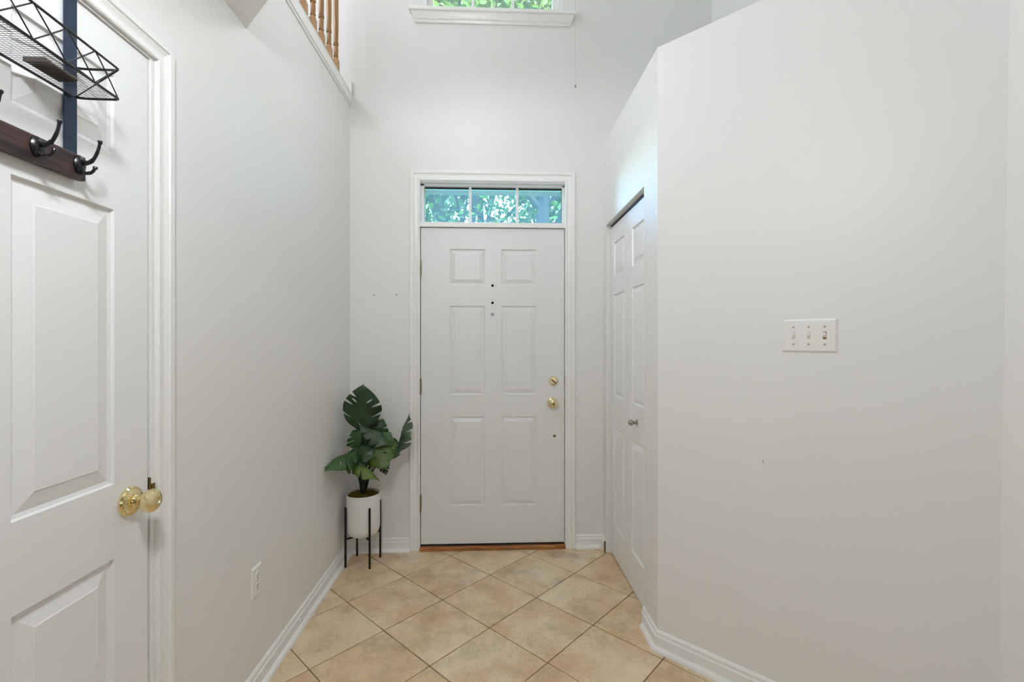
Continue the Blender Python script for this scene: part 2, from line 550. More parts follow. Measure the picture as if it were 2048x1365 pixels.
for i in range(-14, 6):
    for j in range(-12, 14):
        # cell corners are A0 + pitch*(i*e1 + j*e2); centre half a pitch on
        e1 = Vector((.70711, .70711)); e2 = Vector((.70711, -.70711))
        c = A0 + e1 * pitch * (i + .5) + e2 * pitch * (j + .5)
        if c.y < -.8 or c.y > 3.3 or c.x < -1.2 or c.x > 1.8: continue
        base = []
        for sx, sy in ((-1, -1), (1, -1), (1, 1), (-1, 1)):
            # slightly uneven cut edges with one midpoint each
            base.append(c + e1 * half * sx + e2 * half * sy)
        poly = []
        for k in range(4):
            p, q_ = base[k], base[(k + 1) % 4]
            poly.append(p)
            for t in (.25, .5, .75):
                n_ = (q_ - p).normalized()
                poly.append(p.lerp(q_, t) + Vector((-n_.y, n_.x)) * random.uniform(-.0002, .0010))
        poly = [(p.x, p.y) for p in poly]
        for nx, ny, d in ((-1, 0, .889), (0, 1, YF + .005), (1, 0, XR), (0, -1, .61)):
            poly = clip(poly, nx, ny, d)
            if len(poly) < 3: break
        if len(poly) < 3: continue
        if c.x > .95 and c.x + c.y > 2.95: continue
        cx = sum(p[0] for p in poly) / len(poly); cy = sum(p[1] for p in poly) / len(poly)
        bm = bmesh.new()
        lo = [bm.verts.new((p[0] - cx, p[1] - cy, -.0036)) for p in poly]
        mi = [bm.verts.new((p[0] - cx, p[1] - cy, -.0012)) for p in poly]
        tp = []
        for p in poly:
            dv = Vector((p[0] - cx, p[1] - cy)); L_ = dv.length
            dv = dv * (max(L_ - .0022, .3 * L_) / L_ if L_ > 0 else 1)
            tp.append(bm.verts.new((dv.x, dv.y, random.uniform(-.0002, .0002))))
        n = len(poly)
        for k in range(n):
            m_ = (k + 1) % n
            bm.faces.new((lo[k], lo[m_], mi[m_], mi[k])); bm.faces.new((mi[k], mi[m_], tp[m_], tp[k]))
        bm.faces.new(tp)
        o = link('tile', bm, 'tile', floor_root)
        o.location = (cx, cy, 0)

# ------------------------------------------------------------------ baseboards
BB = [(0, 0), (.0125, 0), (.0125, .053), (.0150, .0555), (.0140, .0595), (.0085, .0620), (.0075, .0695), (.0100, .0735), (.0085, .0785), (.0030, .0840), (0, .0840)]
SH = [(.0127, 0), (.030, 0), (.0295, .006), (.027, .012), (.023, .0165), (.018, .019), (.0127, .0195)]
fl = lambda x, y, h: (x, y, h)
def base(name, path, shoe=True):
    o = structure(link(name, sweep(path, BB, fl), 'trim', smooth=True, ang=30))
    if shoe:
        link('shoe_moulding', sweep(path if shoe is True else shoe, SH, fl), 'trim', o, smooth=True, ang=50)
    return o
base('baseboard_left', [(-.519, YF), (XL, YF), (XL, 1.338)])
bb = base('baseboard_front', [(XC, 2.834), (XC, YF), (.519, YF)], [(XC, 2.888), (XC, YF), (.519, YF)])
link('raw_end', bx((XC - .0125, 2.8325, 0), (XC - .001, 2.8342, .070)), 'grout', bb)
base('baseboard_angled', [(1.405, .06), (1.405, S - 1.405), (XC, S - XC), (XC, 2.110)], [(1.405, .06), (1.405, S - 1.405), (XC, S - XC), (XC, 2.085)])
base('baseboard_left_near', [(XL, .37), (XL, -3.45)])

# ------------------------------------------------------------------ casing
CS = [(0, 0), (0, .009), (.004, .0115), (.010, .0115), (.014, .008), (.020, .0075), (.030, .0105), (.037, .0135), (.041, .0115), (.044, .0155), (.056, .0175), (.061, .0165), (.0635, .012), (.0635, 0)]
def wide(p, k): return [(a * k, b_) for a, b_ in p]
fm = lambda x, y, h: (x, YF - h, y)
# front door: path runs so that 'left' is outward
tr = structure(link('trim_1', sweep([(-.456, 0), (-.456, 2.318), (.456, 2.318), (.456, 0)], CS, fm), 'trim', smooth=True, ang=25))
lm = lambda x, y, h: (XL + h, x, y)
tr2 = structure(link('trim_2', sweep([(.460, 0), (.460, 2.049), (1.250, 2.049), (1.250, 0)], wide(CS, .9), lm), 'trim', smooth=True, ang=25))

# jambs of the front door
fj = bx((-.4775, YF - .001, 0), (-.4575, YF + .15, 2.334), (.4575, YF - .001, 0), (.4775, YF + .15, 2.334), (-.4575, YF - .001, 2.310), (.4575, YF + .15, 2.334))
link('jamb', fj, 'trim', tr, bevel=.001)
# stops behind the door
link('door_stop_strip', bx((-.4575, YF + .05, .03), (-.44, YF + .065, 2.03), (.44, YF + .05, .03), (.4575, YF + .065, 2.03)), 'trim', tr)
# mullion between door and transom
link('mullion', bx((-.4575, YF - .010, 2.028), (.4575, YF + .12, 2.044), (-.4575, YF - .004, 2.044), (.4575, YF + .10, 2.060)), 'trim', tr, bevel=.0015)

# ------------------------------------------------------------------ panelled doors
RP = [(0, 0), (.0025, -.0065), (.009, -.0085), (.012, -.0075), (.034, -.0015), (.036, 0.0)]
def panel_mesh(u0, u1, z0, z1, mp, prof=RP, k=1.0):
    bm = bmesh.new()
    rings = []
    for o, h in prof:
        o *= k
        rings.append([bm.verts.new(mp(u, z, h)) for u, z in ((u0 + o, z0 + o), (u1 - o, z0 + o), (u1 - o, z1 - o), (u0 + o, z1 - o))])
    for a, b in zip(rings, rings[1:]):
        for i in range(4):
            bm.faces.new((a[i], a[(i + 1) % 4], b[(i + 1) % 4], b[i]))
    bm.faces.new(rings[-1])
    return bm

def slab_mesh(u0, u1, z0, z1, holes, mp, th):
    """face with rectangular holes for the panels, plus edges and back"""
    bm = bmesh.new()
    us = sorted({u0, u1, *[h[0] for h in holes], *[h[1] for h in holes]})
    zs = sorted({z0, z1, *[h[2] for h in holes], *[h[3] for h in holes]})
    cache = {}
    def V(u, z, t=0):
        k = (round(u, 5), round(z, 5), t)
        if k not in cache: cache[k] = bm.verts.new(mp(u, z, t))
        return cache[k]
    for i in range(len(us) - 1):
        for j in range(len(zs) - 1):
            u = (us[i] + us[i + 1]) / 2; z = (zs[j] + zs[j + 1]) / 2
            if any(h[0] < u < h[1] and h[2] < z < h[3] for h in holes): continue
            bm.faces.new((V(us[i], zs[j]), V(us[i + 1], zs[j]), V(us[i + 1], zs[j + 1]), V(us[i], zs[j + 1])))
    b = [V(u0, z0, -th), V(u1, z0, -th), V(u1, z1, -th), V(u0, z1, -th)]
    bm.faces.new(b)
    e = 1e-9
    bot = [V(u, z0) for u in us]; top = [V(u, z1) for u in us]
    lef = [V(u0, z) for z in zs]; rig = [V(u1, z) for z in zs]
    bm.faces.new(bot + [b[1], b[0]]); bm.faces.new(top + [b[2], b[3]])
    bm.faces.new(lef + [b[3], b[0]]); bm.faces.new(rig + [b[2], b[1]])
    return bm

def door_leaf(root, u0, u1, z0, z1, holes, mp, th, m, k=1.0, name='slab'):
    s = link(name, slab_mesh(u0, u1, z0, z1, holes, mp, th), m, root)
    for h in holes:
        link('panel', panel_mesh(*h, mp, k=k), m, root)
    return s

# --- front door
YD = YF + .004
fd = thing('door_1', None, None, (-.455, YD, 0), kind='structure')
fmap = lambda u, z, h: (u, YD - h, z)
H6 = [(-.271, -.052, 1.669, 1.892), (.053, .273, 1.669, 1.892), (-.271, -.052, .974, 1.534), (.053, .273, .974, 1.534), (-.271, -.052, .274, .834), (.053, .273, .274, .834)]
door_leaf(fd, -.4525, .4530, .036, 2.024, H6, fmap, .044, 'fdoor', .86)
# things set into the door
for z in (1.663, 1.554):
    link('screw_hole', lathe([(0, .0085), (.0006, .0080), (.0007, 0)], (-.003, YD, z), (0, -1, 0), 16), 'dark', fd)
ph = link('peephole', lathe([(0, .0090), (.002, .0090), (.003, .0080), (.003, .0058), (.001, .0055)], (-.003, YD, 1.480), (0, -1, 0), 20), 'strap', fd, smooth=True)
link('peephole_lens', lathe([(0.001, .0056), (.0025, .003), (.003, 0)], (-.003, YD, 1.480), (0, -1, 0), 16), 'plate', fd, smooth=True)  # white disc stands in for daylight coming through the lens
db = link('deadbolt', lathe([(0, .030), (.004, .030), (.010, .026), (.012, .024), (.012, .0215), (.008, .020), (.008, 0)], (.383, YD, 1.058), (0, -1, 0), 32), 'brass', fd, smooth=True)
# thumb turn, tilted
bm = bmesh.new()
box(bm, (-.017, -.020, -.0045), (.017, -.004, .0045))
bmesh.ops.rotate(bm, verts=bm.verts, cent=(0, 0, 0), matrix=Matrix.Rotation(R(38), 3, 'Y'))
bmesh.ops.translate(bm, verts=bm.verts, vec=(.383, YD - .004, 1.058))
link('thumb_turn', bm, 'oldbrass', fd, bevel=.002)
KN = [(0, .034), (.004, .034), (.007, .030), (.009, .022), (.012, .014), (.024, .0125), (.030, .018), (.036, .0255), (.044, .029), (.052, .028), (.059, .022), (.063, .012), (.0635, .008), (.061, .006), (.061, 0)]
link('door_knob', lathe(KN, (.377, YD, .921), (0, -1, 0), 36), 'brass', fd, smooth=True)
link('brass_plug', lathe([(0, .0085), (.002, .0080), (.0025, 0)], (.390, YD, .709), (0, -1, 0), 16), 'oldbrass', fd, smooth=True)
for z in (1.769, 1.029, .296):
    hg = bmesh.new()
    for k in range(5):
        lathe([(k * .0204, .0082), (k * .0204 + .0195, .0082)], (-.4552, YD - .0065, z - .051), (0, 0, 1), 12, hg)
    lathe([(0, .003), (.006, .005)], (-.4552, YD - .0065, z - .058), (0, 0, 1), 10, hg)
    box(hg, (-.4545, YD - .0015, z - .05), (-.4525, YD + .03, z + .05))
    link('hinge', hg, 'hinge', fd, smooth=True)
for z, ht in ((1.063, .030), (.918, .030)):
    link('strike_plate', bx((.4560, YD - .004, z - ht), (.4592, YD + .03, z + ht), (.4592, YD - .0045, z - ht * .6), (.4625, YD + .001, z + ht * .6)), 'oldbrass', fd, bevel=.001)
link('door_sweep', bx((-.452, YD + .002, .020), (.452, YD + .04, .037)), 'rubber', fd)
# small scuffs
for (x0, z0_, x1, z1_) in ((-.095, 1.235, -.088, 1.247), (-.17, .596, -.15, .560), (-.335, .95, -.30, .94)):
    link('scuff', tube([(x0, YD - .0002, z0_), (x1, YD - .0002, z1_)], .0007, 4), 'hinge', fd)
link('weatherstrip', bx((-.4572, YF + .047, .03), (-.4485, YF + .0505, 2.028), (.4485, YF + .047, .03), (.4572, YF + .0505, 2.028), (-.4572, YF + .049, 2.018), (.4572, YF + .0505, 2.029)), 'rubber', fd)
structure(link('trim_3', bx((-.458, YF - .022, 0), (.458, YF + .14, .022)), 'threshold', bevel=.004))

# --- transom
tw = thing('window_1', None, None, (0, YF + .08, 2.17), kind='structure')
fb = bmesh.new()
x0, x1, z0, z1 = -.4575, .4575, 2.060, 2.310
for a, b in (((x0, YF + .035, z0), (x0 + .022, YF + .09, z1)), ((x1 - .014, YF + .035, z0), (x1, YF + .09, z1)), ((x0, YF + .035, z1 - .012), (x1, YF + .09, z1)), ((x0, YF + .035, z0), (x1, YF + .09, z0 + .005))):
    box(fb, a, b)
link('sash', fb, 'trim', tw, bevel=.0015)
for x in (-.146, .155):
    link('muntin', bx((x - .0085, YF + .045, 2.06), (x + .0085, YF + .056, 2.305)), 'trim', tw, bevel=.002)
for a_, b_ in ((-.4425, -.150), (-.142, .151), (.159, .4450)):
    link('pane', bx((a_ - .004, YF + .064, 2.062), (b_ + .004, YF + .067, 2.300)), 'glassveil', tw)
link('dark_edge', bx((-.436, YF + .060, 2.288), (.444, YF + .068, 2.298), (-.436, YF + .060, 2.063), (.444, YF + .068, 2.0655), (-.4365, YF + .060, 2.063), (-.434, YF + .068, 2.298), (.4405, YF + .060, 2.063), (.4435, YF + .068, 2.298)), 'rubber', tw)  # black edge strips; the top one draws the shadow line at the glass

# --- upper window with stool and apron
uw = thing('window_2', None, None, (0, YF + .08, 3.4), kind='structure')
link('jamb', bx((-.442, YF - .001, 3.385), (-.415, YF + .14, 4.85), (.415, YF - .001, 3.385), (.442, YF + .14, 4.85), (-.415, YF - .001, 4.83), (.415, YF + .14, 4.85)), 'trim', uw, bevel=.001)
link('sash', bx((-.415, YF + .03, 3.385), (-.382, YF + .075, 4.83), (.382, YF + .03, 3.385), (.415, YF + .075, 4.83), (-.382, YF + .03, 3.385), (.382, YF + .075, 3.42), (-.382, YF + .03, 4.79), (.382, YF + .075, 4.83), (-.382, YF + .03, 4.08), (.382, YF + .075, 4.12)), 'trim', uw, bevel=.002)
for x in (-.128, .128):
    link('muntin', bx((x - .009, YF + .04, 3.40), (x + .009, YF + .055, 4.80)), 'trim', uw, bevel=.002)
for zm in (3.72, 4.45):
    link('muntin', bx((-.385, YF + .041, zm - .009), (.385, YF + .054, zm + .009)), 'trim', uw, bevel=.002)
link('pane', bx((-.39, YF + .058, 3.40), (.39, YF + .061, 4.81)), 'glass', uw)
st = structure(link('trim_4', bx((-.520, YF - .048, 3.361), (.520, YF + .03, 3.385)), 'trim', bevel=.006, seg=3))
# crown-shaped apron with tapering returned ends
bm = bmesh.new()
pr = [(3.361, .036, .508), (3.352, .034, .507), (3.338, .026, .500), (3.328, .020, .497), (3.324, .022, .498), (3.320, .016, .494), (3.312, .012, .490), (3.306, .010, .488)]
fr = [[bm.verts.new((-hw, YF, z)), bm.verts.new((-hw, YF - d, z)), bm.verts.new((hw, YF - d, z)), bm.verts.new((hw, YF, z))] for z, d, hw in pr]
for a, b in zip(fr, fr[1:]):
    for i in range(3): bm.faces.new((a[i], a[i + 1], b[i + 1], b[i]))
bm.faces.new(fr[0]); bm.faces.new(fr[-1]); 
link('apron', bm, 'trim', st, smooth=True, ang=20)

# cord of the raised blind
cd = thing('blind_cord', 'thin white blind cord hanging beside the right end of the upper window sill', 'cord', (.512, YF - .052, 2.90))
link('cord', tube([(.508, YF - .03, 4.78), (.513, YF - .053, 3.5), (.513, YF - .053, 3.3), (.514, YF - .05, 2.915)], .0013, 6), 'cord', cd)
link('tassel', lathe([(0, .0022), (.004, .004), (.010, .0062), (.016, .0066), (.018, .004), (.018, 0)], (.514, YF - .05, 2.915), (0, 0, -1), 14), 'nickel', cd, smooth=True)
cl = tag(link('cord_cleat', bx((.511, YF - .058, 3.352), (.525, YF - .044, 3.372)), 'plate', bevel=.003), 'small clear clip at the right end of the upper window sill', 'clip')

# --- left door
ld = thing('door_2', None, None, (XL, 1.23, 0), kind='structure')
XD = XL - .004
lmap = lambda u, z, h: (XD + h, u, z)
H6L = []
for a_, b_ in ((.584, .818), (.893, 1.127)):
    H6L += [(a_, b_, 1.752, 1.935), (a_, b_, .971, 1.620), (a_, b_, .21, .795)]
door_leaf(ld, .476, 1.2322, .012, 2.040, H6L, lmap, .04, 'door', 1.25)
link('jamb', bx((XL - .12, 1.2368, 0), (XL + .0005, 1.252, 2.057), (XL - .12, .457, 0), (XL + .0005, .472, 2.057), (XL - .12, .472, 2.0435), (XL + .0005, 1.2365, 2.057)), 'trim', tr2, bevel=.001)
M['brass'].node_tree.nodes['Principled BSDF'].inputs['Roughness'].default_value = .1
ROS = [(0, .036), (.005, .036), (.009, .033), (.010, .029), (.013, .028), (.016, .023), (.017, .0165), (.020, .0155), (.022, .013)]
kb = link('door_knob', lathe([(.0, .0125), (.024, .0120), (.030, .0125), (.036, .0205), (.043, .0265), (.052, .0285), (.060, .0265), (.066, .0195), (.0685, .0105), (.0685, .0085), (.0665, .0075), (.0665, 0)], (XD, 1.172, .916), (1, 0, 0), 40), 'brass', ld, smooth=True)
link('rose', lathe(ROS, (XD, 1.172, .916), (1, 0, 0), 40), 'brass', ld, smooth=True)
link('strike_plate', bx((XL - .03, 1.2345, .885), (XL + .0015, 1.2375, .955), (XL + .0, 1.2375, .905), (XL + .0035, 1.249, .938)), 'oldbrass', ld, bevel=.001)

# --- closet bifold door
XB = XC + .032
cdr = thing('door_3', None, None, (XB, 2.5, 0), kind='structure')
cmap = lambda u, z, h: (XB - h, u, z)
for u0, u1, pa, pb in ((2.4735, 2.829, 2.544, 2.761), (2.115, 2.4705, 2.185, 2.402)):
    hs = [(pa, pb, 1.704, 1.9065), (pa, pb, .982, 1.594), (pa, pb, .201, .793)]
    s_ = link('leaf', slab_mesh(u0, u1, .010, 2.012, hs, cmap, .03), 'door', cdr)
    for h in hs:
        link('panel', panel_mesh(*h, cmap, k=1.0), 'door', s_)
link('track', bx((XB + .002, 2.113, 2.019), (XB + .03, 2.831, 2.0295)), 'strap', cdr)
link('closet_knob', lathe([(0, .0165), (.003, .016), (.004, .009), (.014, .007), (.020, .011), (.026, .0155), (.033, .0165), (.040, .0135), (.044, .006), (.0445, 0)], (XB, 2.318, .896), (-1, 0, 0), 28), 'nickel', cdr, smooth=True)

# --- balcony edge: fascia trim and cap on top of the left wall
ft = bmesh.new()
pf = [(XL - .001, 2.774), (XL + .006, 2.774), (XL + .0085, 2.781), (XL + .006, 2.787), (XL + .012, 2.789), (XL + .014, 2.835), (XL + .017, 2.838), (XL + .017, 2.843), (XL - .10, 2.843), (XL - .10, 2.774)]
a = [ft.verts.new((x, 1.715, z)) for x, z in pf]; b = [ft.verts.new((x, YF - .001, z)) for x, z in pf]
ft.faces.new(a); ft.faces.new(b[::-1])
for i in range(len(pf)):
    j = (i + 1) % len(pf); ft.faces.new((a[i], a[j], b[j], b[i]))
fas = structure(link('trim_5', ft, 'trim'))
link('oak_cap', bx((XL - .10, 1.715, 2.8432), (XL + .012, YF - .001, 2.849)), 'threshold', fas, bevel=.002)
structure(link('trim_6', bx((XL - .004, YF - .014, 2.849), (XL + .014, YF - .0005, 2.925)), 'trim', bevel=.002))
# railing
rail = thing('balcony_railing', 'golden oak railing with turned balusters along the upper hall edge', 'railing', (XL - .045, 2.3, 2.849))
def baluster_mesh():
    bm = bmesh.new()
    h = .0155
    n = 20
    # square foot that blends into the turned shaft
    prof = [(.0, 'q', h), (.118, 'q', h), (.130, 'c', .0135), (.134, 'c', .0098), (.142, 'c', .0150), (.147, 'c', .0098), (.150, 'c', .0118), (.168, 'c', .0130), (.190, 'c', .0128), (.203, 'c', .0095), (.206, 'c', .0150), (.211, 'c', .0150), (.213, 'c', .0098), (.216, 'c', .0150), (.221, 'c', .0150), (.224, 'c', .0100), (.230, 'c', .0125), (.26, 'c', .0135), (.36, 'c', .0150), (.50, 'c', .0140), (.74, 'c', .0105), (.76, 'c', .009), (.86, 'c', .009)]
    rings = []
    for z, t, r in prof:
        ring = []
        for k in range(n):
            a_ = 2 * PI * k / n + PI / 4
            x, y = math.cos(a_), math.sin(a_)
            if t == 'q':
                s_ = r / max(abs(x), abs(y)); 
            else: s_ = r
            ring.append(bm.verts.new((x * s_, y * s_, z)))
        rings.append(ring)
    for a_, b_ in zip(rings, rings[1:]):
        for k in range(n):
            j = (k + 1) % n; bm.faces.new((a_[k], a_[j], b_[j], b_[k]))
    bm.faces.new(rings[0]); bm.faces.new(rings[-1])
    return bm
BALX = XL - .035
BALY = [2.758 - .116 * k for k in range(9)]
b0 = None
for y in BALY:
    if b0 is None:
        b0 = link('baluster', baluster_mesh(), 'oak', rail, smooth=True, ang=40); o = b0
    else:
        o = b0.copy(); C.objects.link(o)
    o.location = (BALX, y, 2.849)
bm = bmesh.new()
lathe([(0, .028), (1.17, .028)], (BALX, 1.735, 3.73), (0, 1, 0), 16, bm)
link('handrail', bm, 'oak', rail, smooth=True)

# ------------------------------------------------------------------ switch plate on the angled wall
def afr(s, z, h):  # point on angled wall, h proud
    return Vector((XC + s * .70711 - h * .70711, S - XC - s * .70711 - h * .70711, z))
sw = thing('light_switch', 'white triple toggle light switch plate on the angled right wall', 'light switch', afr(.5505, 1.329, 0))
bm = bmesh.new()
rg = [(0, 0), (0, .0015), (.0045, .0055), (.007, .0062)]
rs = [[bm.verts.new(afr(s, z, h)) for s, z in ((.4685 + o, 1.272 + o), (.6325 - o, 1.272 + o), (.6325 - o, 1.3865 - o), (.4685 + o, 1.3865 - o))] for o, h in rg]
for a, b in zip(rs, rs[1:]):
    for i in range(4): bm.faces.new((a[i], a[(i + 1) % 4], b[(i + 1) % 4], b[i]))
bm.faces.new(rs[-1])
link('plate', bm, 'plate', sw)
def abox(s0, s1, z0, z1, h0, h1, tilt=0):
    bm = bmesh.new()
    vs = []
    for h, dz in ((h0, 0), (h1, tilt)):
        vs.append([bm.verts.new(afr(s, z + dz, h)) for s, z in ((s0, z0), (s1, z0), (s1, z1), (s0, z1))])
    bm.faces.new(vs[0]); bm.faces.new(vs[1])
    for i in range(4): bm.faces.new((vs[0][i], vs[0][(i + 1) % 4], vs[1][(i + 1) % 4], vs[1][i]))
    return bm
for k, s in enumerate((.5045, .5505, .5965)):
    link('slot', abox(s - .0052, s + .0052, 1.3170, 1.3420, .0058, .0066), 'cord' if k < 2 else 'oldbrass', sw)
    link('toggle', abox(s - .0042, s + .0042, 1.3225, 1.3325, .006, .0145, .008), 'plate', sw, bevel=.0012)
    for z in (1.359, 1.299):
        link('screw', lathe([(0, .0034), (.0012, .003), (.0013, 0)], afr(s, z, .006), (-.70711, -.70711, 0), 12), 'nickel', sw, smooth=True)

# ------------------------------------------------------------------ outlet on the left wall
ot = thing('wall_outlet', 'white duplex power outlet low on the left wall', 'outlet', (XL, 1.769, .41))
bm = bmesh.new()
rs = [[bm.verts.new((XL + h, y, z)) for y, z in ((1.734 + o, .3525 + o), (1.804 - o, .3525 + o), (1.804 - o, .4675 - o), (1.734 + o, .4675 - o))] for o, h in rg]
for a, b in zip(rs, rs[1:]):
    for i in range(4): bm.faces.new((a[i], a[(i + 1) % 4], b[(i + 1) % 4], b[i]))
bm.faces.new(rs[-1])
link('plate', bm, 'plate', ot)
for z in (.4295, .3905):
    f = bmesh.new()
    lathe([(0, .0165), (.0018, .0160), (.002, 0)], (XL + .006, 1.769, z), (1, 0, 0), 24, f)
    r_ = link('receptacle', f, 'plate', ot, smooth=True)
    link('slot', bx((XL + .0078, 1.7625, z - .002), (XL + .0084, 1.7642, z + .007), (XL + .0078, 1.7735, z - .002), (XL + .0084, 1.7752, z + .006), (XL + .0078, 1.767, z - .011), (XL + .0084, 1.771, z - .007)), 'dark', r_)
link('screw', lathe([(0, .003), (.001, .0026), (.0012, 0)], (XL + .006, 1.769, .41), (1, 0, 0), 10), 'nickel', ot, smooth=True)

# door stop on the left baseboard
ds = thing('door_stop', 'small white door stop base screwed to the left baseboard', 'door stop', (XL + .013, 2.125, .047))
link('base', lathe([(0, .0125), (.002, .0125), (.004, .010), (.005, .006), (.011, .005), (.012, 0)], (XL + .013, 2.125, .047), (1, 0, 0), 20), 'plate', ds, smooth=True)
link('screw', lathe([(.011, .003), (.0135, .0026), (.0136, 0)], (XL + .013, 2.125, .047), (1, 0, 0), 10), 'nickel', ds, smooth=True)

# ------------------------------------------------------------------ over-the-door rack
rk = thing('over_door_rack', 'black wire basket and hook rack hung over the left white door', 'rack', (XD + .006, .75, 1.675))
X0 = XD + .0025
YE = 1.02
# two steel straps from the board up and over the door top
for y in (1.0085, .56):
    b = bmesh.new()
    box(b, (X0, y - .0148, 1.655), (X0 + .003, y + .0148, 2.046))
    box(b, (X0 - .046, y - .0148, 2.0425), (X0 + .003, y + .0148, 2.0455))
    link('strap', b, 'strap', rk, bevel=.0006)
link('board', bx((X0 + .003, .36, 1.652), (X0 + .018, 1.0270, 1.703)), 'darkwood', rk, bevel=.0015)
def hook():
    b = bmesh.new()
    # oval back plate
    lathe([(0, .0135), (.003, .0135), (.006, .011), (.009, .007), (.010, 0)], (0, 0, 0), (1, 0, 0), 20, b)
    for v_ in b.verts: v_.co.z *= 1.45
    tube(bez([(.004, 0, .006), (.018, 0, .004), (.030, 0, .012), (.039, 0, .030), (.043, 0, .047)], 6), [.0055] * 6 + [.0043] * 6 + [.0034] * 6 + [.0030] * 6 + [.0036], 10, b)
    lathe([(-.005, 0), (-.004, .0030), (0, .0045), (.003, .0039), (.0045, 0)], (.0433, 0, .048), (.1, 0, 1), 12, b)
    tube(bez([(.003, 0, -.012), (.014, 0, -.018), (.026, 0, -.016), (.033, 0, -.008)], 6), [.0048] * 6 + [.0036] * 6 + [.0030] * 7, 10, b)
    lathe([(-.004, 0), (-.003, .003), (0, .0046), (.003, .0035), (.004, 0)], (.0335, 0, -.0065), (.3, 0, 1), 12, b)
    return b
h0 = None
for y in (1.010, .919, .812, .715, .618, .521, .424):
    if h0 is None:
        h0 = link('hook', hook(), 'blackmetal', rk, smooth=True); o = h0
    else:
        o = h0.copy(); C.objects.link(o)
    o.location = (X0 + .018, y, 1.682)
# wire basket
ZT, ZB = 1.889, 1.826
def xf(y): return -.797 + (YE - y) * .055      # the front bows out slightly towards the camera
Xb = X0 + .006
yn = [YE - .066 * k for k in range(9)]
bk = tube(bez([(Xb, YE - .018, ZT), (Xb + .010, YE - .003, ZT), (xf(YE) - .012, YE, ZT)], 5)[:-1] + [(xf(YE) - .009, YE, ZT), (xf(YE) - .004, YE - .0012, ZT), (xf(YE) - .001, YE - .005, ZT), (xf(YE), YE - .012, ZT), (xf(yn[-1]), yn[-1], ZT)], .0025, 8)
tube([(Xb, yn[-1], ZT), (Xb, YE - .018, ZT)], .0018, 8, bk)
tube(bez([(Xb, YE - .018, ZB), (Xb + .010, YE - .003, ZB), (xf(YE) - .012, YE, ZB)], 5)[:-1] + [(xf(YE) - .009, YE, ZB), (xf(YE) - .004, YE - .0012, ZB), (xf(YE) - .001, YE - .005, ZB), (xf(YE), YE - .012, ZB), (xf(yn[-1]), yn[-1], ZB)], .0025, 8, bk)
tube([(xf(YE) - .008, YE - .01, ZB + .004), (xf(yn[-1]) - .008, yn[-1], ZB + .004)], .0018, 8, bk)
tube([(Xb, yn[-1], ZB), (Xb, YE - .018, ZB)], .0025, 8, bk)
tube([(Xb, yn[-1], ZT), (xf(yn[-1]), yn[-1], ZT)], .0022, 8, bk)
tube([(Xb, yn[-1], ZB), (xf(yn[-1]), yn[-1], ZB)], .0022, 8, bk)
bko = link('basket', bk, 'blackmetal', rk, smooth=True)
br = bmesh.new()
for k in range(8):
    a_, b_ = yn[k], yn[k + 1]
    if k == 0: a_ -= .006
    for p, q_ in (((xf(a_), a_, ZT), (xf(b_), b_, ZB)), ((xf(a_), a_, ZB), (xf(b_), b_, ZT))):
        tube([p, ((Vector(p) + Vector(q_)) / 2 + Vector((.001, 0, 0))), q_], .0013, 6, br)
for p, q_ in (((Xb + .004, YE - .008, ZT), (xf(YE) - .004, YE, ZB)), ((Xb + .004, YE - .008, ZB), (xf(YE) - .004, YE, ZT)), ((Xb, yn[-1], ZT), (xf(yn[-1]), yn[-1], ZB)), ((Xb, yn[-1], ZB), (xf(yn[-1]), yn[-1], ZT))):
    tube([p, q_], .0013, 6, br)
link('brace_wire', br, 'blackmetal', bko, smooth=True)
ms = bmesh.new()
y = YE - .004
while y > yn[-1]:
    box(ms, (Xb, y - .0003, ZB - .0003), (xf(y), y + .0003, ZB + .0003)); y -= .0056
x = Xb + .005
while x < -.76:
    yy = YE - .002 if x < xf(YE) else YE - (x - xf(YE)) / .055
    if yy > yn[-1] + .02:
        box(ms, (x - .00025, yn[-1], ZB - .0002), (x + .00025, yy, ZB + .0002))
    x += .0085
mo = link('wire_mesh', ms, 'blackmetal', bko)
mo['kind'] = 'stuff'
# wallet lying in the basket
wl = thing('leather_pouch', 'small dark brown pouch lying in the wire basket', 'pouch', (-.855, .91, ZB + .003))
bm = bx((-.872, .895, ZB + .003), (-.832, .962, ZB + .012))
link('body', bm, 'leather', wl, bevel=.004, seg=3)
link('clip', bx((-.872, .8915, ZB + .003), (-.832, .896, ZB + .012), (-.8335, .8915, ZB + .004), (-.831, .905, ZB + .011)), 'leather', wl, bevel=.001)

# ------------------------------------------------------------------ plant stand and potted plant
PC = Vector((-.768, 2.765))
stnd = thing('plant_stand', 'black metal plant stand with four slim legs in the left corner', 'plant stand', (PC.x, PC.y, 0))
legs = [(-.853, 2.706), (-.709, 2.684), (-.683, 2.826), (-.828, 2.848)]
for lx, ly in legs:
    b = bmesh.new()
    box(b, (lx - .0055, ly - .0055, 0), (lx + .0055, ly + .0055, .349))
    link('leg', b, 'standmetal', stnd, bevel=.0015)
for i in (0, 1):
    a_ = Vector((*legs[i], 0)); b_ = Vector((*legs[i + 2], 0))
    d = (b_ - a_).normalized(); n_ = Vector((-d.y, d.x, 0)) * .005
    bm = bmesh.new()
    z0, z1 = (.160, .168)
    vs = [bm.verts.new(p + Vector((0, 0, z))) for z in (z0, z1) for p in (a_ + n_, b_ + n_, b_ - n_, a_ - n_)]
    for f in ((0, 1, 2, 3), (4, 5, 6, 7), (0, 1, 5, 4), (1, 2, 6, 5), (2, 3, 7, 6), (3, 0, 4, 7)): bm.faces.new([vs[k] for k in f])
    link('cross_bar', bm, 'standmetal', stnd)

